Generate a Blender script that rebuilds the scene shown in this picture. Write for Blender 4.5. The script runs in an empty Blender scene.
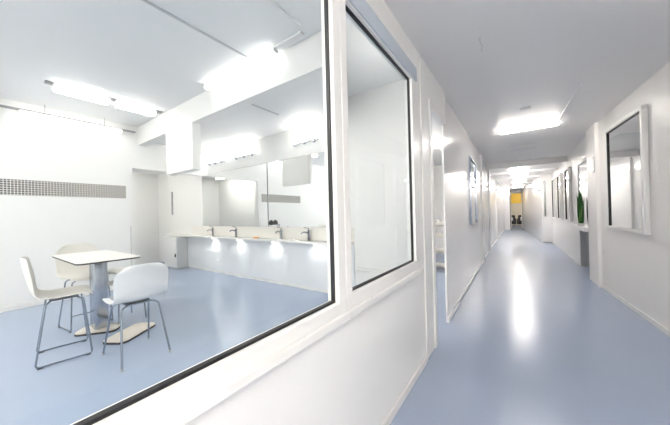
import bpy, bmesh, math, random
from mathutils import Vector, Matrix
random.seed(4)
scene = bpy.context.scene
C = scene.collection
PI = math.pi

# ------------------------------------------------------------------ materials
def mat(name, col, rough=.5, metal=0., emit=None, strength=0., coat=0., bump=0., bscale=40., vary=0., spec=.5):
    m = bpy.data.materials.new(name); m.use_nodes = True
    nt = m.node_tree; b = nt.nodes['Principled BSDF']
    b.inputs['Base Color'].default_value = (*col, 1)
    b.inputs['Roughness'].default_value = rough
    b.inputs['Metallic'].default_value = metal
    b.inputs['Specular IOR Level'].default_value = spec
    if coat:
        b.inputs['Coat Weight'].default_value = coat; b.inputs['Coat Roughness'].default_value = .06
    if emit:
        b.inputs['Emission Color'].default_value = (*emit, 1); b.inputs['Emission Strength'].default_value = strength
    if vary or bump:
        tc = nt.nodes.new('ShaderNodeTexCoord')
        nz = nt.nodes.new('ShaderNodeTexNoise'); nz.inputs['Scale'].default_value = bscale; nz.inputs['Detail'].default_value = 3
        nt.links.new(tc.outputs['Object'], nz.inputs['Vector'])
        if vary:
            mx = nt.nodes.new('ShaderNodeMix'); mx.data_type = 'RGBA'
            mx.inputs[6].default_value = (*[c * (1 - vary) for c in col], 1)
            mx.inputs[7].default_value = (*[min(1, c * (1 + vary)) for c in col], 1)
            nt.links.new(nz.outputs['Fac'], mx.inputs[0]); nt.links.new(mx.outputs[2], b.inputs['Base Color'])
        if bump:
            bp = nt.nodes.new('ShaderNodeBump'); bp.inputs['Strength'].default_value = bump; bp.inputs['Distance'].default_value = .002
            nt.links.new(nz.outputs['Fac'], bp.inputs['Height']); nt.links.new(bp.outputs['Normal'], b.inputs['Normal'])
    return m

def glass_mat(name, ior=1.45, tint=(.97, .985, .98)):
    m = bpy.data.materials.new(name); m.use_nodes = True
    nt = m.node_tree; nt.nodes.clear()
    out = nt.nodes.new('ShaderNodeOutputMaterial'); mix = nt.nodes.new('ShaderNodeMixShader')
    lw = nt.nodes.new('ShaderNodeLayerWeight'); lw.inputs['Blend'].default_value = .5
    pw = nt.nodes.new('ShaderNodeMath'); pw.operation = 'POWER'; pw.inputs[1].default_value = 5
    nt.links.new(lw.outputs['Facing'], pw.inputs[0])
    fr = nt.nodes.new('ShaderNodeMath'); fr.operation = 'MULTIPLY_ADD'; fr.inputs[1].default_value = .5; fr.inputs[2].default_value = .02
    nt.links.new(pw.outputs[0], fr.inputs[0])
    tr = nt.nodes.new('ShaderNodeBsdfTransparent'); tr.inputs['Color'].default_value = (*tint, 1)
    gl = nt.nodes.new('ShaderNodeBsdfGlossy'); gl.inputs['Roughness'].default_value = .0
    nt.links.new(fr.outputs[0], mix.inputs[0]); nt.links.new(tr.outputs[0], mix.inputs[1])
    nt.links.new(gl.outputs[0], mix.inputs[2]); nt.links.new(mix.outputs[0], out.inputs['Surface'])
    return m

M_WALL = mat('wall_paint', (.89, .885, .87), .38, bump=.05, bscale=60)
M_PANEL = mat('gloss_wall_panel', (.87, .86, .855), .16, spec=.5)
M_RIGHT = mat('satin_wall_paint', (.86, .84, .82), .42, bump=.05, bscale=60)
M_CEIL = mat('ceiling_paint', (.86, .865, .865), .55, bump=.04, bscale=50)
M_CEILC = mat('corridor_ceiling_paint', (.86, .85, .85), .38, bump=.03, bscale=30)
M_FLOOR = mat('blue_resin_floor', (.365, .435, .57), .23, spec=.38, vary=.03, bscale=1.3, bump=.04)
M_FRAME = mat('white_frame', (.86, .85, .83), .35)
M_CASE = mat('pale_grey_casing', (.52, .58, .65), .4)
M_BLACK = mat('black_rubber', (.012, .012, .014), .5)
M_GLASS = glass_mat('window_glass')
M_MIRROR = mat('mirror_silver', (.87, .885, .885), .02, 1.)
M_DMIRROR = mat('mirror_silver_aged', (.74, .76, .76), .05, 1.)
M_EDGE = mat('mirror_edge_grey', (.32, .33, .34), .4)
M_COUNTER = mat('white_solid_surface', (.88, .87, .85), .25)
M_SPLASH = mat('cream_splashback', (.86, .83, .78), .35)
M_APRON = mat('pale_blue_grey_laminate', (.78, .80, .83), .35)
M_CAB = mat('light_grey_laminate', (.66, .66, .65), .5)
M_CHROME = mat('chrome', (.36, .37, .39), .15, 1.)
M_STEEL = mat('chair_steel', (.30, .35, .41), .25, 1.)
M_ALU = mat('brushed_aluminium', (.45, .49, .56), .22, 1.)
M_SHELL = mat('ivory_plastic', (.86, .83, .77), .4)
M_SHELLW = mat('white_plastic', (.80, .81, .83), .4)
M_PAD = mat('grey_seat_fabric', (.25, .27, .31), .9, bump=.3, bscale=300)
M_TOP = mat('white_tabletop', (.88, .86, .82), .3)
M_PLATE = mat('beige_steel_plate', (.72, .66, .58), .3)
M_LAMP = mat('fluorescent_tube', (1, 1, 1), .5, emit=(1, .945, .875), strength=19.)
M_LAMPR = mat('fluorescent_tube_room', (1, 1, 1), .5, emit=(1, .955, .90), strength=1.9)
M_LAMPH = mat('added_tube_room', (1, 1, 1), .5, emit=(1, .95, .89), strength=7.4)  # for the added room lamps out of view
M_LAMPB = mat('fluorescent_tube_dim', (1, 1, 1), .5, emit=(1, .955, .90), strength=1.1)
M_LAMPV = mat('added_tube_corridor', (1, 1, 1), .5, emit=(1, .945, .88), strength=15.)  # for the corridor lamps added behind the viewer
M_LAMPA = mat('added_tube_hidden', (1, 1, 1), .5, emit=(1, .95, .89), strength=6.)  # for the added alcove lamp and the hidden wall lamp
M_LAMPN = mat('fluorescent_tube_near', (1, 1, 1), .5, emit=(1, .945, .875), strength=17.)
M_SPOTL = mat('small_lamp_glass', (1, 1, 1), .5, emit=(1, .955, .89), strength=8.)
M_HOUS = mat('lamp_housing', (.80, .80, .80), .4)
M_RAIL = mat('lamp_rail_grey', (.34, .34, .35), .4)
M_TRUNK = mat('white_cable_trunking', (.84, .84, .84), .4)
M_GREYT = mat('grey_cable', (.58, .59, .61), .5)
M_LEAF = mat('dark_green_leaf', (.02, .10, .018), .35, vary=.6, bscale=14)
M_LEAFE = mat('yellow_green_leaf_edge', (.25, .42, .06), .4)
M_POT = mat('white_ceramic', (.82, .82, .80), .25)
M_DARK = mat('dark_interior', (.02, .02, .022), .6)
M_GREYP = mat('grey_panel', (.42, .43, .44), .4)
M_ORANGE = mat('orange_soap', (.85, .36, .10), .4)
M_YELLOW = mat('yellow_panel', (.90, .58, .05), .5)
M_BEIGE = mat('beige_panel', (.62, .56, .46), .6)
M_SOFA = mat('black_leather', (.02, .02, .02), .35)

def tile_mat():
    m = bpy.data.materials.new('mosaic_tiles'); m.use_nodes = True
    nt = m.node_tree; b = nt.nodes['Principled BSDF']
    tc = nt.nodes.new('ShaderNodeTexCoord'); mp = nt.nodes.new('ShaderNodeMapping')
    mp.inputs['Rotation'].default_value = (0, 0, 0)
    sep = nt.nodes.new('ShaderNodeSeparateXYZ'); cmb = nt.nodes.new('ShaderNodeCombineXYZ')
    nt.links.new(tc.outputs['Object'], sep.inputs[0])
    nt.links.new(sep.outputs['Y'], cmb.inputs['X']); nt.links.new(sep.outputs['Z'], cmb.inputs['Y'])
    br = nt.nodes.new('ShaderNodeTexBrick'); br.offset = 0; br.squash = 1
    br.inputs['Scale'].default_value = 1
    br.inputs['Brick Width'].default_value = .034; br.inputs['Row Height'].default_value = .034
    br.inputs['Mortar Size'].default_value = .0045
    br.inputs['Color1'].default_value = (.03, .03, .035, 1); br.inputs['Color2'].default_value = (.12, .11, .10, 1)
    br.inputs['Mortar'].default_value = (.82, .80, .76, 1)
    nt.links.new(cmb.outputs[0], br.inputs['Vector'])
    # the tiles fade from near-black to beige-grey along the band
    rmp = nt.nodes.new('ShaderNodeMapRange'); rmp.inputs['From Min'].default_value = .3; rmp.inputs['From Max'].default_value = 1.9
    nt.links.new(sep.outputs['Y'], rmp.inputs['Value'])
    mx = nt.nodes.new('ShaderNodeMix'); mx.data_type = 'RGBA'
    nt.links.new(rmp.outputs[0], mx.inputs[0]); nt.links.new(br.outputs['Color'], mx.inputs[6])
    mx.inputs[7].default_value = (.44, .42, .39, 1)
    nt.links.new(mx.outputs[2], b.inputs['Base Color']); b.inputs['Roughness'].default_value = .25
    return m
M_TILE = tile_mat()

# ------------------------------------------------------------------ mesh helpers
def obj(name, bm, m, parent=None, smooth=False):
    me = bpy.data.meshes.new(name); bmesh.ops.recalc_face_normals(bm, faces=bm.faces)
    bm.to_mesh(me); bm.free()
    if smooth:
        for p in me.polygons: p.use_smooth = True
        try: me.set_sharp_from_angle(angle=math.radians(40))
        except Exception: pass
    me.materials.append(m)
    o = bpy.data.objects.new(name, me); C.objects.link(o)
    if parent: o.parent = parent
    return o
def tag(o, label, cat, group=None):
    o['label'] = label; o['category'] = cat
    if group: o['group'] = group
    return o
def thing(name, label, cat, loc=(0, 0, 0), rz=0, group=None):
    o = bpy.data.objects.new(name, None); C.objects.link(o)
    o.location = loc; o.rotation_euler = (0, 0, rz); o.empty_display_size = .1
    return tag(o, label, cat, group)
def struct(o):
    o['kind'] = 'structure'; return o
def add_box(bm, a, b, bev=0., seg=2, M=None):
    a, b = Vector(a), Vector(b)
    r = bmesh.ops.create_cube(bm, size=1)
    for v in r['verts']:
        v.co = Vector(((a[i] + b[i]) / 2 + v.co[i] * abs(b[i] - a[i]) for i in range(3)))
        if M: v.co = M @ v.co
    if bev:
        es = list({e for v in r['verts'] for e in v.link_edges})
        bmesh.ops.bevel(bm, geom=es, offset=bev, segments=seg, affect='EDGES', profile=.5)
    return bm
def boxes(*bs, bev=0., seg=2):
    bm = bmesh.new()
    for a, b in bs: add_box(bm, a, b, bev, seg)
    return bm
def add_prism(bm, pts, z0, z1):
    lo = [bm.verts.new((x, y, z0)) for x, y in pts]; hi = [bm.verts.new((x, y, z1)) for x, y in pts]
    n = len(pts)
    bm.faces.new(lo); bm.faces.new(hi)
    for i in range(n): bm.faces.new((lo[i], lo[(i + 1) % n], hi[(i + 1) % n], hi[i]))
    return bm
def prism(pts, z0, z1): return add_prism(bmesh.new(), pts, z0, z1)
def add_tube(bm, pts, r, n=10, fillet=0.):
    pts = [Vector(p) for p in pts]
    if fillet:
        q = [pts[0]]
        for i in range(1, len(pts) - 1):
            a, b, c = pts[i - 1], pts[i], pts[i + 1]
            d1 = (a - b); d2 = (c - b); f = min(fillet, d1.length * .45, d2.length * .45)
            p, s = b + d1.normalized() * f, b + d2.normalized() * f
            for k in range(6):
                t = k / 5; q.append(p * (1 - t) ** 2 + b * 2 * t * (1 - t) + s * t * t)
        q.append(pts[-1]); pts = q
    rr = r if isinstance(r, (list, tuple)) else [r] * len(pts)
    if len(rr) != len(pts): rr = [rr[0] + (rr[-1] - rr[0]) * i / (len(pts) - 1) for i in range(len(pts))]
    rings = []; up = None
    for i, p in enumerate(pts):
        t = (pts[min(i + 1, len(pts) - 1)] - pts[max(i - 1, 0)]).normalized()
        if up is None:
            up = Vector((0, 0, 1)) if abs(t.z) < .9 else Vector((1, 0, 0))
        u = (up - t * up.dot(t)).normalized(); up = u; v = t.cross(u)
        rings.append([bm.verts.new(p + (u * math.cos(2 * PI * k / n) + v * math.sin(2 * PI * k / n)) * rr[i]) for k in range(n)])
    for a, b in zip(rings, rings[1:]):
        for k in range(n): bm.faces.new((a[k], a[(k + 1) % n], b[(k + 1) % n], b[k]))
    bm.faces.new(rings[0]); bm.faces.new(rings[-1])
    return bm
def tube(pts, r, n=10, fillet=0.): return add_tube(bmesh.new(), pts, r, n, fillet)
def add_lathe(bm, prof, c=(0, 0, 0), n=20):
    rings = []
    for r, z in prof:
        rings.append([bm.verts.new((c[0] + max(r, .0004) * math.cos(2 * PI * k / n), c[1] + max(r, .0004) * math.sin(2 * PI * k / n), c[2] + z)) for k in range(n)])
    for a, b in zip(rings, rings[1:]):
        for k in range(n): bm.faces.new((a[k], a[(k + 1) % n], b[(k + 1) % n], b[k]))
    bm.faces.new(rings[0]); bm.faces.new(rings[-1])
    return bm
def lathe(prof, c=(0, 0, 0), n=20): return add_lathe(bmesh.new(), prof, c, n)

# ------------------------------------------------------------------ plan
XC = -.70            # corridor face of the glazed partition
XR = -.735            # room face of the same partition
HC, HR = 2.68, 3.10  # corridor and room ceilings
BK = -3.2            # end of both spaces behind the camera

# floor, one continuous sheet
struct(obj('floor', boxes(((-9.1, BK - .1, -.10), (1.95, 27.1, 0))), M_FLOOR))

# --- ceilings
struct(obj('ceiling', boxes(((XR, BK, HR), (-6.15, 3.5, HR + .1))), M_CEIL))
bm = prism([(XC, BK), (1.75, BK), (1.75, 9.3), (-1.2, 9.3), (-1.2, 7.6), (-.95, 3.3), (XC, 2.66)], HC, HC + .1)
struct(obj('ceiling', bm, M_CEILC))
bm = bmesh.new()
add_box(bm, (-1.2, 9.3, 2.60), (1.5, 22.0, 2.75))
for y in (9.3, 11.0, 12.9, 15.6): add_box(bm, (-1.1, y, 2.53), (1.3, y + .14, 2.60))
struct(obj('ceiling', bm, M_CEILC))
# lowered slab over the wash zone, with its downstand beam
struct(obj('ceiling', prism([(-6.15, 2.22), (-1.46, 2.22), (-2.28, 3.5), (-6.15, 3.5)], 2.84, 2.98), M_CEIL))
struct(obj('trim_1', boxes(((-6.15, 2.08, 2.745), (-1.40, 2.22, HR))), M_WALL))
# boxed duct hanging from the beam
struct(obj('trim_2', boxes(((-4.93, 2.075, 2.03), (-4.05, 2.20, 2.745))), M_WALL))

# --- partition with the two big panes
P1 = (-1.45, .98, .90, 2.62)     # y0 y1 z0 z1 of pane 1
P2 = (1.10, 2.055, .915, 2.345)
bm = boxes(((XR, BK, 0), (XC, -1.55, HR)), ((XR, -1.55, 0), (XC, 2.66, .84)),
           ((XR, -1.55, 2.70), (XC, 1.04, HR)), ((XR, 1.04, 2.44), (XC, 2.66, HR)), ((XR, 2.16, .84), (XC, 2.66, 2.44)))
struct(obj('wall_left', bm, M_WALL))
def window(n, y0, y1, z0, z1, ya, yb, zb):
    # ya..yb / zb = outside of the frame
    f = bmesh.new(); xa, xb = -.738, -.675
    add_box(f, (xa, ya, z0 - .075), (xb, yb, z0), .006)
    add_box(f, (xa, ya, z1), (xb, yb, zb), .006)
    add_box(f, (xa, ya, z0 - .002), (xb, y0, z1 + .002), .005)
    add_box(f, (xa, y1, z0 - .002), (xb, yb, z1 + .002), .005)
    fo = struct(obj('window_%d' % n, f, M_FRAME))
    g = bmesh.new(); t = .009
    for a, b in (((-.712, y0, z0), (-.695, y1, z0 + t)), ((-.712, y0, z1 - t), (-.695, y1, z1)),
                 ((-.712, y0, z0), (-.695, y0 + .006, z1)), ((-.712, y1 - t, z0), (-.695, y1, z1))): add_box(g, a, b)
    obj('gasket', g, M_BLACK, fo)
    obj('glass_pane', boxes(((-.709, y0 + .003, z0 + .006), (-.703, y1 - .006, z1 - .006))), M_GLASS, fo)
    return fo
w1 = window(1, *P1, -1.55, 1.045, 2.70)
w2 = window(2, *P2, 1.045, 2.16, 2.44)
obj('casing', boxes(((-.70, 1.05, 2.352), (-.667, 2.16, 2.46)), bev=.003), M_CASE, w2)
obj('sill', boxes(((-.70, 1.05, .805), (-.662, 2.20, .845)), bev=.006), M_FRAME, w2)
obj('sill', boxes(((-.70, -1.55, .805), (-.662, 1.05, .845)), bev=.006), M_FRAME, w1)
struct(obj('baseboard_left', boxes(((XC, BK, 0), (XC + .014, 2.33, .06)), bev=.005), M_FRAME))
# jamb panel of the side door
struct(obj('trim_3', boxes(((XC, 2.33, 0), (XC + .012, 2.35, HC)), ((XC - .01, 2.60, 0), (XC + .012, 2.675, 2.37)), bev=.003), M_FRAME))
struct(obj('trim_4', boxes(((-.76, 2.66, 2.30), (-.69, 3.28, 2.37)), bev=.004), M_FRAME))   # door head
struct(obj('wall_left', boxes(((XR, 2.66, 2.37), (XC, 3.30, HR))), M_WALL))

# --- corridor left wall beyond the side door (glossy panels, slightly skewed, with piers)
L = [(-.725, 3.28), (-.80, 7.45), (-.765, 7.45), (-.770, 7.72), (-.825, 7.72), (-.835, 9.6), (-.79, 9.6), (-.79, 9.85),
     (-.86, 9.85), (-.875, 13.3), (-.83, 13.3), (-.83, 13.6), (-.885, 13.6), (-.90, 20.2)]
struct(obj('wall_left', prism(L + [(-1.05, 20.2), (-1.05, 9.0), (-.86, 5.5), (-.745, 3.28)], 0, HR), M_PANEL))
bb = bmesh.new()
for (a, b) in zip(L, L[1:]):
    if abs(a[1] - b[1]) > .5: add_prism(bb, [a, b, (b[0] + .012, b[1]), (a[0] + .012, a[1])], 0, .06)
struct(obj('baseboard_left', bb, M_FRAME))

# --- right wall: near run, pier, niche, far run, step, skew run to the far door
R1 = [(1.43, BK), (1.188, 4.073), (1.052, 5.964)]
near = R1 + [(1.045, 6.42), (1.045, 6.60), (1.75, 6.60), (1.75, BK)]
struct(obj('wall_right', prism(near, 0, HC), M_RIGHT))
struct(obj('trim_5', prism([(1.052, 5.964), (1.012, 6.0), (1.0, 6.58), (1.0, 6.62), (1.045, 6.62), (1.045, 5.98)], 0, HC), M_RIGHT))
bb = bmesh.new()
for (a, b) in zip(R1, R1[1:]): add_prism(bb, [a, b, (b[0] - .013, b[1]), (a[0] - .013, a[1])], 0, .055)
struct(obj('baseboard_right', bb, M_FRAME))
NY0, NY1 = 6.60, 8.02
far = [(1.06, NY1), (.95, 12.80), (1.75, 12.80), (1.75, NY1)]
struct(obj('wall_right', prism(far, 0, HC), M_RIGHT))
struct(obj('wall_right', boxes(((1.055, NY0, 2.27), (1.75, NY1, HC)), ((1.56, NY0, 0), (1.75, NY1, 2.27))), M_RIGHT))
struct(obj('wall_right', prism([(.64, 12.80), (.64, 13.0), (.05, 22.0), (.05, 22.2), (1.75, 22.2), (1.75, 12.801), (.95, 12.801)], 0, 2.60), M_PANEL))
struct(obj('baseboard_right', boxes(((.66, 12.76, 0), (.93, 12.80, .05))), M_GREYP))
# --- far end
struct(obj('wall_end', boxes(((-1.05, 20.2, 0), (-.58, 22.2, 2.60)), ((-.58, 22.0, 2.42), (.05, 22.2, 2.60))), M_PANEL))
struct(obj('trim_6', boxes(((-.58, 21.96, 0), (-.55, 22.2, 2.42)), ((.02, 21.96, 0), (.05, 22.0, 2.42)), ((-.58, 21.96, 2.39), (.05, 22.2, 2.42))), M_FRAME))
struct(obj('wall_lounge', boxes(((-2.2, 26.5, 0), (1.6, 26.6, 2.9)), ((-2.3, 22.2, 0), (-2.2, 26.6, 2.9)), ((1.6, 22.2, 0), (1.7, 26.6, 2.9)), ((-2.2, 22.2, 0), (-1.05, 22.3, 2.9)), ((-1.05, 22.2, 2.6), (1.6, 22.3, 2.9))), M_BEIGE))
struct(obj('ceiling', boxes(((-2.3, 22.2, 2.9), (1.7, 26.6, 3.0))), M_CEIL))

# --- room walls
SY = 3.5
bm = boxes(((-9.0, SY, 0), (-.98, SY + .12, HR)))
struct(obj('wall_sink', bm, M_WALL))
bm = boxes(((-6.27, BK, 0), (-6.15, 1.98, HR)), ((-6.27, 1.98, 2.28), (-6.15, SY, HR)))
struct(obj('wall_back', bm, M_WALL))
struct(obj('wall_alcove', boxes(((-9.0, 1.4, 0), (-8.9, SY, 2.6)), ((-8.9, 1.4, 0), (-6.27, 1.5, 2.6))), M_WALL))
struct(obj('ceiling', boxes(((-9.0, 1.4, 2.6), (-6.27, SY, 2.7))), M_CEIL))
struct(obj('wall_rear', boxes(((-6.27, BK - .1, 0), (1.75, BK, HR))), M_WALL))
struct(obj('baseboard_back', boxes(((-6.15, BK, 0), (-6.135, 1.98, .075)), bev=.004), M_FRAME))
struct(obj('baseboard_sink', boxes(((-7.15, SY - .015, 0), (-1.02, SY, .05)), bev=.004), M_FRAME))
# mosaic band set in the back wall
tag(obj('mosaic_band', boxes(((-6.15, .22, 1.69), (-6.142, 1.87, 1.925))), M_TILE), 'long strip of small dark and beige mosaic tiles on the back wall', 'tile strip')
# faint vertical joints in the back wall
struct(obj('trim_7', boxes(((-6.15, 1.93, 0), (-6.146, 1.945, 1.16)), bev=0), M_CAB))

# room behind the side door
struct(obj('wall_store', boxes(((-3.6, 3.62, 0), (-3.5, 8.6, HR)), ((-3.5, 8.5, 0), (-1.05, 8.6, HR))), M_WALL))
struct(obj('ceiling', boxes(((-3.6, 3.62, 2.68), (-.9, 8.6, 2.78))), M_CEIL))

# ------------------------------------------------------------------ lamps
def batten(name, label, loc, ln, axis, segs, group=None, w=.085, hh=.07, rail=0., m=M_LAMP, railm=None, drop=0.):
    """ceiling batten: housing against the ceiling, diffusers below it; loc = ceiling point of its centre"""
    rz = 0 if axis == 'x' else PI / 2
    t = thing(name, label, 'light fixture', loc, rz, group)
    obj('housing', boxes(((-ln / 2 - rail, -w * .32, -.022 - drop), (ln / 2 + rail, w * .32, -drop)), bev=.003), railm or M_HOUS, t)
    if drop:
        for s in (-.3, .3):
            obj('hanger', tube([(s * ln, 0, 0), (s * ln, 0, -drop)], .004, 6), M_RAIL, t)
    for (a, b) in segs:
        bm = bmesh.new(); add_box(bm, (a, -w / 2, -hh - drop), (b, w / 2, -.0225 - drop), .018, 3)
        obj('diffuser', bm, m, t, True)
        for e in (a - .012, b):
            obj('end_cap', boxes(((e, -w * .4, -.06 - drop), (e + .012, w * .4, -.0225 - drop)), bev=.002), M_HOUS, t)
    return t
# room
batten('ceiling_lamp', 'white double tube lamp in line on the room ceiling, second from the back wall', (-4.98, 1.36, HR), 1.26, 'y',
       [(-.60, -.03), (.05, .57)], 'lamps on the room ceiling', rail=.05, m=M_LAMPR, railm=M_RAIL, w=.13, hh=.10)
batten('ceiling_lamp', 'long slim tube lamp on a dark rail close to the back wall', (-6.02, 1.18, HR), 1.20, 'y',
       [(-.62, .60)], 'lamps on the room ceiling', rail=.22, m=M_LAMPB, railm=M_RAIL, w=.10, hh=.08, drop=.14)
batten('ceiling_lamp', 'wide white tube lamp along the beam over the wash counter', (-2.60, 1.985, HR), 1.75, 'x',
       [(-.86, .48)], 'lamps on the room ceiling', m=M_LAMPB, w=.09, hh=.08)
batten('ceiling_lamp', 'added room ceiling lamp behind the viewer, out of view', (-2.9, -1.2, HR), 1.6, 'x', [(-.75, .75)], 'lamps on the room ceiling', m=M_LAMPH, w=.13, hh=.10)  # unseen lamp, added for even light in the room
# corridor
batten('corridor_lamp', 'nearest bright tube lamp across the corridor ceiling', (.12, 5.50, HC), .84, 'x', [(-.40, .40)], 'corridor tube lamps', w=.07, hh=.06, m=M_LAMPN)
for k, (y, x) in enumerate(((10.4, -.02), (12.1, -.02), (14.6, -.03), (18.2, -.12))):
    lab = ['second tube lamp along the corridor ceiling', 'third tube lamp along the corridor ceiling, in the middle of the bright row',
           'fourth tube lamp along the corridor ceiling', 'last and smallest tube lamp before the far doorway'][k]
    batten('corridor_lamp', lab, (x, y, 2.60), .50, 'x', [(-.24, .24)], 'corridor tube lamps', w=.12, hh=.07)
for x, y, lab in ((.85, -1.1, 'added corridor tube lamp right behind the viewer'), (.8, -2.0, 'added corridor tube lamp second behind the viewer'), (.8, -2.85, 'added corridor tube lamp farthest behind the viewer')):  # unseen lamps added to brighten the near corridor
    batten('corridor_lamp', lab, (x, y, HC), 1.0, 'x', [(-.48, .48)], 'corridor tube lamps', w=.12, hh=.08, m=M_LAMPV)
for x, y, lab in ((-4.98, -1.3, 'added ceiling lamp in line with the double tube lamp, first out of view'), (-4.98, -2.6, 'added ceiling lamp in line with the double tube lamp, near the rear wall'),
                  (-1.75, -.9, 'added ceiling lamp near the window side of the room, out of view'), (-3.4, -2.6, 'added ceiling lamp in the middle of the room by the rear wall')):
    batten('ceiling_lamp', lab, (x, y, HR), 1.26, 'y', [(-.60, .57)], 'lamps on the room ceiling', m=M_LAMPH, w=.13, hh=.10)  # all out of view, added to lift the room's overall light
pw_ = thing('added_wall_lamp', 'added tube lamp, hidden on the room side of the wall above the side door', 'light fixture', (XR, 2.85, 2.72))  # hidden lamp, added to brighten ceiling and wall behind the second pane
obj('housing', boxes(((-.03, -.42, -.03), (0, .42, .03)), bev=.004), M_HOUS, pw_)
obj('diffuser', boxes(((-.085, -.40, -.035), (-.0305, .40, .035)), bev=.015), M_LAMPA, pw_, True)
batten('added_alcove_lamp', 'added tube lamp on the alcove ceiling past the end of the back wall', (-7.4, 2.0, 2.60), 1.6, 'x', [(-.75, .75)], w=.12, hh=.08, m=M_LAMPA)  # unseen lamp, added to whiten the alcove walls
batten('added_store_lamp', 'added tube lamp in the side room beyond the open door', (-1.7, 5.4, 2.68), 1.2, 'y', [(-.55, .55)], w=.12, hh=.08)  # unseen, added so the side room does not read dark
batten('added_lounge_lamp', 'added tube lamp in the lounge past the far doorway', (-.2, 24.2, 2.9), 1.2, 'x', [(-.55, .55)], w=.12, hh=.09)  # unseen, added to light the lounge

# cable runs
tag(obj('cable_trunking', boxes(((-2.515, -.6, HR - .012), (-2.49, 1.92, HR)), bev=.002), M_GREYT), 'thin grey cable run across the room ceiling to the beam lamp', 'cable')
tag(obj('cable_trunking', boxes(((-1.70, -.6, HR - .02), (-1.665, 1.90, HR)), bev=.003), M_TRUNK), 'white trunking on the room ceiling ending at the beam lamp tip', 'cable')
tag(obj('cable_trunking', boxes(((-3.02, 2.30, 2.83), (-3.0, 2.86, 2.84))), M_GREYT), 'short grey strip on the lowered ceiling over the wash counter', 'cable')
tag(obj('cable_trunking', prism([(.50, 5.44), (.53, 5.44), (.60, 4.0), (.57, 4.0)], HC - .02, HC), M_TRUNK), 'white trunking on the corridor ceiling running toward the right mirror', 'cable')
tag(obj('ceiling_hatch', boxes(((-.16, 7.15, HC - .012), (.30, 7.65, HC)), bev=.004), M_HOUS), 'flat square access hatch in the corridor ceiling', 'hatch')
tag(obj('ceiling_hook', tube([(-.235, 2.42, HC), (-.24, 2.40, HC - .03), (-.225, 2.43, HC - .07), (-.235, 2.47, HC - .09)], .003, 6), M_GREYT, smooth=True), 'small thin wire hanging from the corridor ceiling', 'wire')
tag(obj('ceiling_sensor', boxes(((.02, 4.45, HC - .02), (.14, 4.5, HC)), bev=.005), M_HOUS), 'tiny white sensor bar on the corridor ceiling', 'sensor')

# ------------------------------------------------------------------ wash wall
c = thing('wash_counter', 'long white wash counter running along the mirror wall', 'counter', (0, 0, 0))
obj('worktop', boxes(((-8.1, 3.30, .815), (-2.10, SY, .855)), bev=.005), M_COUNTER, c)
obj('splashback', boxes(((-6.9, SY - .012, .856), (-2.10, SY, 1.075)), bev=.003), M_SPLASH, c)
obj('apron', boxes(((-7.14, SY - .02, .06), (-2.10, SY - .001, .814))), M_APRON, c)
cb = thing('base_cabinet', 'small grey cabinet under the far left end of the wash counter', 'cabinet', (0, 0, 0))
obj('body', boxes(((-7.85, 3.22, 0), (-7.16, SY - .001, .812)), bev=.004), M_CAB, cb)
dr = obj('door', boxes(((-7.84, 3.20, .03), (-7.17, 3.219, .80)), bev=.003), M_WALL, cb)
obj('handle', boxes(((-7.19, 3.17, .30), (-7.175, 3.199, .38)), bev=.003), M_BLACK, dr)

def big_mirror(label, x0, x1, z0, z1):
    t = thing('wall_mirror', label, 'mirror', ((x0 + x1) / 2, SY, z0), 0, 'mirrors over the wash counter')
    w = (x1 - x0) / 2; h = z1 - z0
    obj('backing', boxes(((-w, -.010, 0), (w, 0, h))), M_EDGE, t)
    obj('mirror_glass', boxes(((-w + .002, -.016, .002), (w - .012, -.0105, h - .006))), M_MIRROR, t)
big_mirror('large frameless mirror over the left half of the wash counter', -6.40, -4.02, 1.08, 2.32)
big_mirror('large frameless mirror over the right half of the wash counter', -4.00, -2.35, 1.08, 2.32)
tag(obj('mirror_edge_strip', boxes(((-8.02, SY - .02, 1.38), (-7.96, SY, 2.02)), bev=.004), M_EDGE), 'narrow grey vertical strip on the wall left of the mirrors', 'strip')
tag(obj('ledge', boxes(((-2.05, SY - .05, .44), (-1.04, SY, .48)), bev=.005), M_FRAME), 'low white ledge on the wall behind the second pane', 'ledge')

def faucet(x, label, rz=0):
    t = thing('faucet', label, 'faucet', (x, 3.43, .855), rz, 'faucets on the wash counter')
    t.scale = (1.3, 1.1, 1.2)
    obj('body', lathe([(.028, 0), (.028, .008), (.020, .012), (.019, .12), (.021, .125), (.021, .145), (.008, .15)]), M_CHROME, t, True)
    obj('spout', tube([(0, -.005, .10), (0, -.06, .125), (0, -.11, .115), (0, -.115, .095)], [.013, .010], 10, .02), M_CHROME, t, True)
    obj('lever', tube([(0, 0, .15), (.0, .005, .17), (0, -.075, .19)], [.008, .005], 8, .01), M_CHROME, t, True)
for x, l, rz in ((-5.87, 'chrome faucet at the far left end of the mirrors', -.9), (-4.98, 'chrome faucet second from the left on the wash counter', -.9),
             (-3.62, 'chrome faucet to the right of the orange soap', 0), (-2.95, 'chrome faucet nearest to the window mullion', -.7)):
    faucet(x, l, rz)
bm = bmesh.new(); add_box(bm, (-.06, -.03, 0), (.06, .03, .03), .012, 3)
so = obj('soap_bar', bm, M_ORANGE, smooth=True); so.location = (-4.27, 3.38, .855); tag(so, 'orange bar of soap lying on the wash counter', 'soap')
d = thing('hand_dryer', 'small black handset hooked on the mirror above a faucet', 'hand shower', (-3.88, SY - .016, 1.09))
obj('head', lathe([(.02, 0), (.045, .015), (.05, .05), (.03, .085), (.01, .10)], (0, -.052, .02)), M_BLACK, d, True)
obj('hook', tube([(0, 0, .03), (.03, -.03, .05), (.13, -.03, .03), (.15, -.02, -.03)], .008, 8, .02), M_CHROME, d, True)
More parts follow.
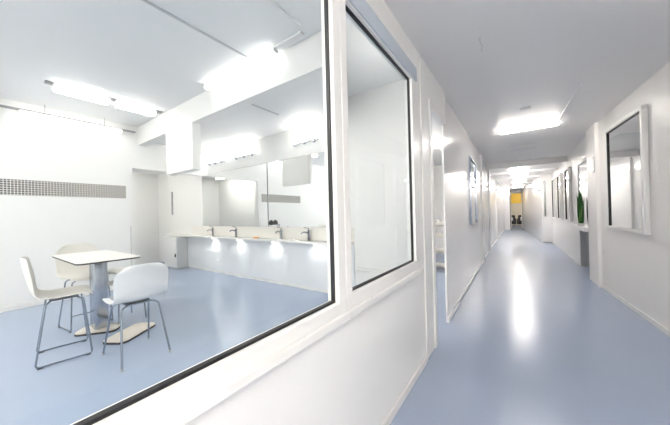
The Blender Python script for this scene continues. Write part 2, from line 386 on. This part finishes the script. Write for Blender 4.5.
# small lamps under the counter
for k, x in enumerate((-5.82, -4.88, -3.80, -2.79)):
    t = thing('counter_downlight', ['leftmost', 'second from left', 'third from left', 'rightmost'][k] + ' of the small round lights under the wash counter', 'light', (x, 3.40, .815), 0, 'lights under the wash counter')
    obj('ring', lathe([(.035, -.012), (.035, 0)], n=16), M_CHROME, t, True)
    obj('lens', lathe([(.028, -.016), (.028, -.0125)], n=16), M_SPOTL, t)
    ld = bpy.data.lights.new('counter_spot', 'SPOT'); ld.energy = 1.6; ld.spot_size = 2.4; ld.spot_blend = .8; ld.shadow_soft_size = .03; ld.color = (1, .96, .9)
    lo = bpy.data.objects.new('beam', ld); C.objects.link(lo); lo.parent = t; lo.location = (0, 0, -.02); lo.rotation_euler = (math.radians(25), 0, 0)
# spot bars above the mirrors
def spot_bar(label, loc, rz, n, sp=.16):
    t = thing('spotlight_bar', label, 'wall light', loc, rz, 'spotlight bars over the wash area')
    w = (n - 1) * sp / 2 + .06
    obj('bar', boxes(((-w, -.03, -.012), (w, 0, .012)), bev=.004), M_HOUS, t)
    for i in range(n):
        x = -w + .06 + i * sp
        h = obj('spot_head', lathe([(.018, -.06), (.024, -.05), (.026, 0), (.02, .01)], (x, -.055, 0), 12), M_ALU, t, True)
        obj('bulb', lathe([(.014, 0), (.03, .03), (.034, .06), (.025, .09), (.006, .10)], (x, -.055, .0105), 12), M_SPOTL, h, True)
spot_bar('spotlight bar with four heads above the far left end of the mirrors', (-5.85, SY, 2.56), 0, 4, .24)
spot_bar('spotlight bar with three heads above the left wash mirror', (-4.68, SY, 2.56), 0, 3, .26)
spot_bar('spotlight bar with three heads above the right wash mirror', (-3.02, SY, 2.56), 0, 3, .22)

# ------------------------------------------------------------------ table and chairs
TX0, TX1, TY0, TY1, TZ = -4.44, -3.31, .63, 1.14, .90
t = thing('high_table', 'white rectangular high table with dark edge and aluminium column', 'table', ((TX0 + TX1) / 2, (TY0 + TY1) / 2, 0))
hx, hy = (TX1 - TX0) / 2, (TY1 - TY0) / 2
def round_rect(hx, hy, r, n=6):
    p = []
    for sx, sy, a0 in ((1, 1, 0), (-1, 1, 90), (-1, -1, 180), (1, -1, 270)):
        for k in range(n + 1):
            a = math.radians(a0 + 90 * k / n); p.append((sx * (hx - r) + r * math.cos(a), sy * (hy - r) + r * math.sin(a)))
    return p
top = obj('tabletop', prism(round_rect(hx, hy, .06), TZ - .005, TZ), M_TOP, t)
obj('dark_edge', prism(round_rect(hx - .001, hy - .001, .06), TZ - .018, TZ - .0052), M_DARK, top)
cx = -4.14 - (TX0 + TX1) / 2; cy = .97 - (TY0 + TY1) / 2
obj('column', boxes(((cx - .10, cy - .06, .0275), (cx - .03, cy + .06, TZ - .019)), bev=.015), M_ALU, t, True)
obj('column', boxes(((cx - .02, cy - .065, .0275), (cx + .12, cy + .065, TZ - .019)), bev=.02), M_ALU, t, True)
def plate(x, y, hx, hy, rz):
    M = Matrix.Rotation(rz, 2)
    pts = [tuple(M @ Vector(p) + Vector((x, y))) for p in round_rect(hx, hy, .07)]
    p = obj('base_plate', prism(pts, .020, .027), M_PLATE, t)
    pts2 = [tuple(M @ Vector(q) + Vector((x, y))) for q in round_rect(hx + .003, hy + .003, .07)]
    obj('rubber_rim', prism(pts2, 0, .0198), M_DARK, p)
plate(cx + .06, cy - .01, .20, .12, .9)
plate(cx + .50, cy + .16, .25, .13, 2.15)

def shell_mesh(hs, backh=.40, w=.225):
    prof = [(.215, -.035, .80), (.20, -.008, .92), (.12, .0, 1.0), (.0, -.010, 1.02), (-.12, -.004, 1.0), (-.18, .03, .96), (-.205, .09, .95),
            (-.222, .18, 1.0), (-.240, .27, .98), (-.252, backh - .05, .88), (-.258, backh, .62)]
    us = [-1, -.8, -.5, -.2, .2, .5, .8, 1]
    bm = bmesh.new(); rows = []
    for i, (y, z, k) in enumerate(prof):
        f = min(1, max(0, (i - 4) / 3))
        row = []
        for u in us:
            yy = y + f * .045 * u * u; zz = hs + z + (1 - f) * .022 * u * u - (f * .012 * u * u if i > 8 else 0)
            row.append(bm.verts.new((u * w * k, yy, zz)))
        rows.append(row)
    for a, b in zip(rows, rows[1:]):
        for k in range(len(us) - 1): bm.faces.new((a[k], a[k + 1], b[k + 1], b[k]))
    return bm
def shell(parent, hs, m, backh=.40, w=.225):
    o = obj('seat_shell', shell_mesh(hs, backh, w), m, parent, True)
    for p in o.data.polygons: p.use_smooth = True
    s = o.modifiers.new('thick', 'SOLIDIFY'); s.thickness = .012; s.offset = -1
    ss = o.modifiers.new('sub', 'SUBSURF'); ss.levels = 2; ss.render_levels = 2
    return o
def sled_chair(label, loc, rz, hs, m, w=.21):
    t = thing('counter_chair', label, 'chair', loc, rz, 'chairs round the high table')
    shell(t, hs, m)
    for s in (-1, 1):
        obj('sled_leg', tube([(s * .10, .10, hs - .022), (s * .17, .15, hs - .04), (s * w, .20, .012), (s * w, -.17, .012), (s * .15, -.10, hs - .04), (s * .08, -.06, hs - .022)], .0075, 8, .03), M_STEEL, t, True)
        for y in (.17, -.14):
            obj('foot_glide', boxes(((s * w - .01, y - .02, 0), (s * w + .01, y + .02, .0055)), bev=.002), M_BLACK, t)
    obj('footrest', tube([(-w * .95, .19, .18), (w * .95, .19, .18)], .006, 8), M_STEEL, t, True)
    obj('seat_bracket', boxes(((-.11, -.08, hs - .030), (.11, .12, hs - .020)), bev=.003), M_STEEL, t)
    return t
def four_leg_chair(label, loc, rz, hs, m, fx=.19, fy=.25, backh=.36, pad=None):
    t = thing('counter_chair', label, 'chair', loc, rz, 'chairs round the high table')
    shell(t, hs, m, backh)
    for sx in (-1, 1):
        for sy in (-1, 1):
            obj('leg', tube([(sx * .03, sy * .09, hs - .026), (sx * .12, sy * .10, hs - .034), (sx * .15, sy * .12, hs - .06), (sx * fx, sy * fy, .01)], .0085, 8, .03), M_STEEL, t, True)
            obj('foot_glide', lathe([(.012, 0), (.012, .012), (.009, .02)], (sx * fx, sy * fy, 0), 10), M_GREYP, t, True)
    obj('seat_bracket', boxes(((-.10, -.11, hs - .034), (.10, .11, hs - .020)), bev=.003), M_STEEL, t)
    if pad:
        p = obj('seat_pad', prism(round_rect(.165, .16, .06), hs + .010, hs + .026), pad, t); p.location = (0, .04, 0)
    return t
sled_chair('ivory shell chair on a sled frame, nearest the left edge of the photo', (-3.68, .585, 0), math.radians(-8), .58, M_SHELL)
sled_chair('ivory shell chair facing us, behind the left end of the table', (-4.50, .93, 0), -PI / 2 + .12, .60, M_SHELL, .20)
four_leg_chair('white shell chair with a grey seat and splayed legs, nearest the window', (-3.07, .995, 0), PI / 2, .53, M_SHELLW, pad=M_PAD)
s3 = thing('low_stool', 'white two-tier stool half hidden behind the right chair', 'stool', (-4.24, 1.26, 0), .1)
bm = bmesh.new(); add_box(bm, (-.2, -.16, .62), (.2, .16, .65), .012); obj('seat', bm, M_SHELL, s3, True)
bm = bmesh.new(); add_box(bm, (-.2, -.17, .47), (.2, .15, .50), .012); obj('shelf', bm, M_SHELL, s3, True)
for sx in (-1, 1):
    for sy in (-1, 1):
        obj('leg', tube([(sx * .15, sy * .12, .62), (sx * .19, sy * .15, 0)], .009, 8), M_STEEL, s3, True)

# ------------------------------------------------------------------ corridor mirrors
def wall_frame_mirror(name, label, cat, A, B, z0, z1, fw=.03, dep=.05, fm=M_FRAME, mm=M_MIRROR, group=None, lip=.0):
    """framed mirror against a wall running from A to B (plan points, wall face), facing the corridor"""
    A, B = Vector((*A, 0)), Vector((*B, 0)); d = (B - A); ln = d.length; rz = math.atan2(d.y, d.x)
    t = thing(name, label, cat, (A.x, A.y, z0), rz, group)      # local x along the wall, local +y into the corridor
    h = z1 - z0; f = bmesh.new()
    add_box(f, (0, 0, 0), (ln, dep, fw), .008); add_box(f, (0, 0, h - fw), (ln, dep, h), .008)
    add_box(f, (0, 0, fw * .9), (fw, dep, h - fw * .9), .008); add_box(f, (ln - fw, 0, fw * .9), (ln, dep, h - fw * .9), .008)
    obj('frame', f, fm, t, True)
    obj('mirror_glass', boxes(((fw + .001, .004, fw + .001), (ln - fw - .001, max(.01, dep - .022), h - fw - .001))), mm, t)
    g = bmesh.new(); y0, y1 = max(.0105, dep - .0215), dep - .008
    if dep > .02:
        for a, b in (((fw + .001, y0, h - fw - .012), (ln - fw - .001, y1, h - fw - .001)), ((ln - fw - .014, y0, fw + .001), (ln - fw - .001, y1, h - fw - .001))): add_box(g, a, b)
        obj('inner_seal', g, M_BLACK, t)
    else: g.free()
    return t
def Rw(y):   # near right wall line
    a, b = R1[1], R1[2]; k = (y - a[1]) / (b[1] - a[1]); return (a[0] + (b[0] - a[0]) * k, y)
wall_frame_mirror('corridor_mirror', 'large mirror in a thick white frame on the near right corridor wall', 'mirror', Rw(4.37), Rw(5.50), .985, 2.42, .045, .055)
def Rf(y): return (1.06 + (.95 - 1.06) * (y - NY1) / (12.80 - NY1), y)
for k, (a, b) in enumerate(((8.75, 9.42), (10.1, 10.85), (11.3, 12.2))):
    wall_frame_mirror('corridor_mirror', ['first white framed mirror beyond the plant niche', 'second white framed mirror beyond the plant niche', 'farthest framed mirror in the row beyond the plant niche'][k],
        'mirror', Rf(a), Rf(b), .96, 2.32, .035, .06, M_FRAME, M_DMIRROR, 'mirrors beyond the plant niche')
wall_frame_mirror('slim_mirror', 'slim dark upright mirror on the step of the far right wall', 'mirror', (.78, 12.80), (.72, 12.80), 1.0, 2.35, .012, .02, M_GREYP, M_DMIRROR)
def Lw(y): return (-.725 + (-.80 + .725) * (y - 3.28) / (7.45 - 3.28), y)
wall_frame_mirror('corridor_mirror', 'tall grey framed mirror on the glossy left corridor wall', 'mirror', Lw(6.15), Lw(5.30), 1.04, 2.28, .03, .045, M_ALU, M_DMIRROR)
pl_ = tag(obj('door_sign', boxes(((1.0, 6.02, 1.88), (1.008, 6.17, 2.14)), bev=.002), M_GREYP), 'blank grey plate on the pier beside the plant niche', 'sign')
pl_.location = (-.002, 0, 0)
cam_t = thing('security_camera', 'small white dome camera with a black lens on the far right wall', 'camera', (.615, 13.2, 2.02))
obj('mount', lathe([(.055, -.03), (.06, 0), (.055, .03)]), M_HOUS, cam_t, True)
obj('lens', lathe([(.008, -.03), (.04, -.02), (.045, .0), (.008, .03)], (-.02, -.07, 0)), M_BLACK, cam_t, True)
tag(obj('emergency_light', lathe([(.02, -.06), (.07, -.04), (.08, 0), (.07, .04), (.02, .06)], (-.66, 20.14, 2.36)), M_SPOTL, smooth=True), 'round bright emergency light left of the far doorway', 'light')

# niche: shelf, mirror back, plant, lower cupboard
n = thing('niche_shelf', 'white shelf across the niche with the green plant', 'shelf', (0, 0, 0))
obj('board', boxes(((.94, NY0 + .03, .855), (1.555, NY1 - .03, .925)), bev=.006), M_FRAME, n)
nm = thing('niche_mirror', 'dark edged mirror above the niche shelf, behind the plant', 'mirror', (0, 0, 0))
obj('mirror_glass', boxes(((1.075, NY0 + .04, .926), (1.085, NY1 - .02, 2.23))), M_MIRROR, nm)
obj('frame', boxes(((1.058, NY0 + .021, 2.231), (1.09, NY1 - .001, 2.262)), ((1.058, NY1 - .019, .926), (1.09, NY1 - .001, 2.23)), ((1.058, NY0 + .021, .926), (1.09, NY0 + .039, 2.23))), M_GREYP, nm)
obj('backing', boxes(((1.086, NY0 + .021, .926), (1.11, NY1 - .02, 2.23))), M_GREYP, nm)
pn = thing('cupboard_screen', 'curved grey screen with a dark gap under the niche shelf', 'screen', (0, 0, 0))
pts = [(1.07, NY1 - .03), (1.16, NY1 - .05), (1.23, NY1 - .10), (1.26, NY1 - .18), (1.28, NY1 - .16), (1.25, NY1 - .07), (1.17, NY1 - .02), (1.07, NY1 - .003)]
obj('curved_face', prism(pts, 0, .85), M_GREYP, pn)
obj('dark_back', boxes(((1.285, NY1 - .03, 0), (1.555, NY1 - .002, .85)), ((1.545, NY0 + .1, 0), (1.555, NY1 - .031, .85))), M_DARK, pn)
pt = thing('snake_plant', 'dark green snake plant with upright leaves on the niche shelf', 'potted plant', (1.0, 7.36, .925))
obj('pot', lathe([(.04, 0), (.05, .01), (.055, .05), (.052, .05), (.048, .045)]), M_POT, pt, True)
for i in range(14):
    a = i * 2.4; r = .008 + .022 * (i % 3) / 2; h = .50 + .17 * ((i * 7) % 5) / 4
    bm = bmesh.new(); rows = []
    lean = .0 + .045 * ((i * 3) % 4) / 3; tw = a + 1.1
    for k in range(9):
        s = k / 8; w = .04 * (math.sin(PI * min(1, s * .85 + .12)) ** .6) * (1 - s ** 6) + .001
        c_ = Vector((math.cos(a) * (r + lean * s * s), math.sin(a) * (r + lean * s * s), .055 + h * s))
        d_ = Vector((math.cos(tw + s * .8), math.sin(tw + s * .8), 0)); nn = Vector((-d_.y, d_.x, 0))
        rows.append([bm.verts.new(c_ - d_ * w), bm.verts.new(c_ + nn * w * .35), bm.verts.new(c_ + d_ * w), bm.verts.new(c_ - nn * .003 + nn * w * .2)])
    for p, q in zip(rows, rows[1:]):
        for k in range(4): bm.faces.new((p[k], p[(k + 1) % 4], q[(k + 1) % 4], q[k]))
    bm.faces.new(rows[0]); bm.faces.new(rows[-1])
    obj('leaf', bm, M_LEAF if i % 4 else M_LEAFE, pt, True)

# side room cart seen through the open door
ct = thing('shelf_trolley', 'narrow white trolley seen through the open side door', 'trolley', (-1.47, 6.1, 0))
for z in (.10, .42, .74, .98): obj('tray', boxes(((-.16, -.2, z), (.16, .2, z + .03)), ((-.16, -.2, z), (.16, -.19, z + .09)), bev=.004), M_SHELL, ct)
for sx in (-1, 1):
    for sy in (-1, 1):
        obj('post', tube([(sx * .165, sy * .205, .06), (sx * .165, sy * .205, 1.07)], .01, 8), M_SHELL, ct, True)
        obj('wheel', lathe([(.028, -.012), (.03, 0), (.028, .012)], (sx * .165, sy * .205, .03), 12), M_BLACK, ct, True)
for k, (x, z, h, r, m) in enumerate(((-.08, .77, .14, .04, M_POT), (.05, .77, .10, .035, M_HOUS), (-.02, 1.01, .12, .04, M_POT))):
    o = obj('bottle', lathe([(r, 0), (r, h * .7), (r * .4, h * .85), (r * .4, h)]), m, smooth=True)
    o.location = (-1.47 + x, 6.0, z)
    tag(o, ['taller white bottle on the third tray of the trolley', 'shorter pale bottle on the third tray of the trolley', 'white bottle on the top tray of the trolley'][k], 'bottle', 'bottles on the trolley')

# lounge past the far door
yp = thing('wall_panel', 'bright yellow panel hung on the lounge wall past the far doorway', 'panel', (-.27, 26.5, 0))
obj('yellow_board', boxes(((-.7, -.04, 1.80), (.7, -.001, 2.62)), bev=.01), M_YELLOW, yp)
obj('edge_frame', boxes(((-.74, -.03, 1.76), (-.701, -.001, 2.66)), ((.701, -.03, 1.76), (.74, -.001, 2.66))), M_FRAME, yp)
def armchair(label, x, y):
    t = thing('armchair', label, 'armchair', (x, y, 0), 0, 'black armchairs in the lounge')
    obj('seat', boxes(((-.30, -.32, .18), (.30, .22, .44)), bev=.05, seg=3), M_SOFA, t, True)
    obj('backrest', boxes(((-.30, .221, .18), (.30, .36, .86)), bev=.05, seg=3), M_SOFA, t, True)
    for s in (-1, 1): obj('armrest', boxes(((s * .301, -.32, .18), (s * .37, .36, .60)), bev=.03, seg=3), M_SOFA, t, True)
    for sx in (-1, 1):
        for sy in (-.26, .30): obj('leg', tube([(sx * .26, sy, 0), (sx * .26, sy, .19)], .018, 8), M_CHROME, t, True)
    obj('cushion', boxes(((-.16, .02, .445), (.16, .215, .70)), bev=.04, seg=3), M_HOUS, t, True)
armchair('black lounge armchair, left of the pair, with a pale cushion', -.68, 24.3)
armchair('black lounge armchair, right of the pair, with a pale cushion', .10, 24.3)

# ------------------------------------------------------------------ world, camera
w = bpy.data.worlds.new('world'); scene.world = w; w.use_nodes = True
w.node_tree.nodes['Background'].inputs[0].default_value = (.9, .93, 1, 1); w.node_tree.nodes['Background'].inputs[1].default_value = .3

f = 266.; yaw = math.atan(186 / f); rho = math.radians(1.4); pit = math.radians(.26)
F0 = Vector((-math.sin(yaw), math.cos(yaw), 0)); R0 = Vector((math.cos(yaw), math.sin(yaw), 0)); Zv = Vector((0, 0, 1))
F = F0 * math.cos(pit) + Zv * math.sin(pit); U0 = R0.cross(F)
Rr = R0 * math.cos(rho) - U0 * math.sin(rho); Uu = U0 * math.cos(rho) + R0 * math.sin(rho)
cd = bpy.data.cameras.new('camera'); cam = bpy.data.objects.new('camera', cd); C.objects.link(cam)
cd.sensor_width = 36; cd.sensor_fit = 'HORIZONTAL'; cd.lens = f / 670 * 36; cd.clip_start = .02; cd.clip_end = 100
mw = Matrix((Rr, Uu, -F)).transposed().to_4x4(); mw.translation = (0, 0, 1.3)
cam.matrix_world = mw
scene.camera = cam
scene.view_settings.view_transform = 'Standard'; scene.view_settings.look = 'None'
scene.view_settings.exposure = 2.02; scene.view_settings.gamma = 1
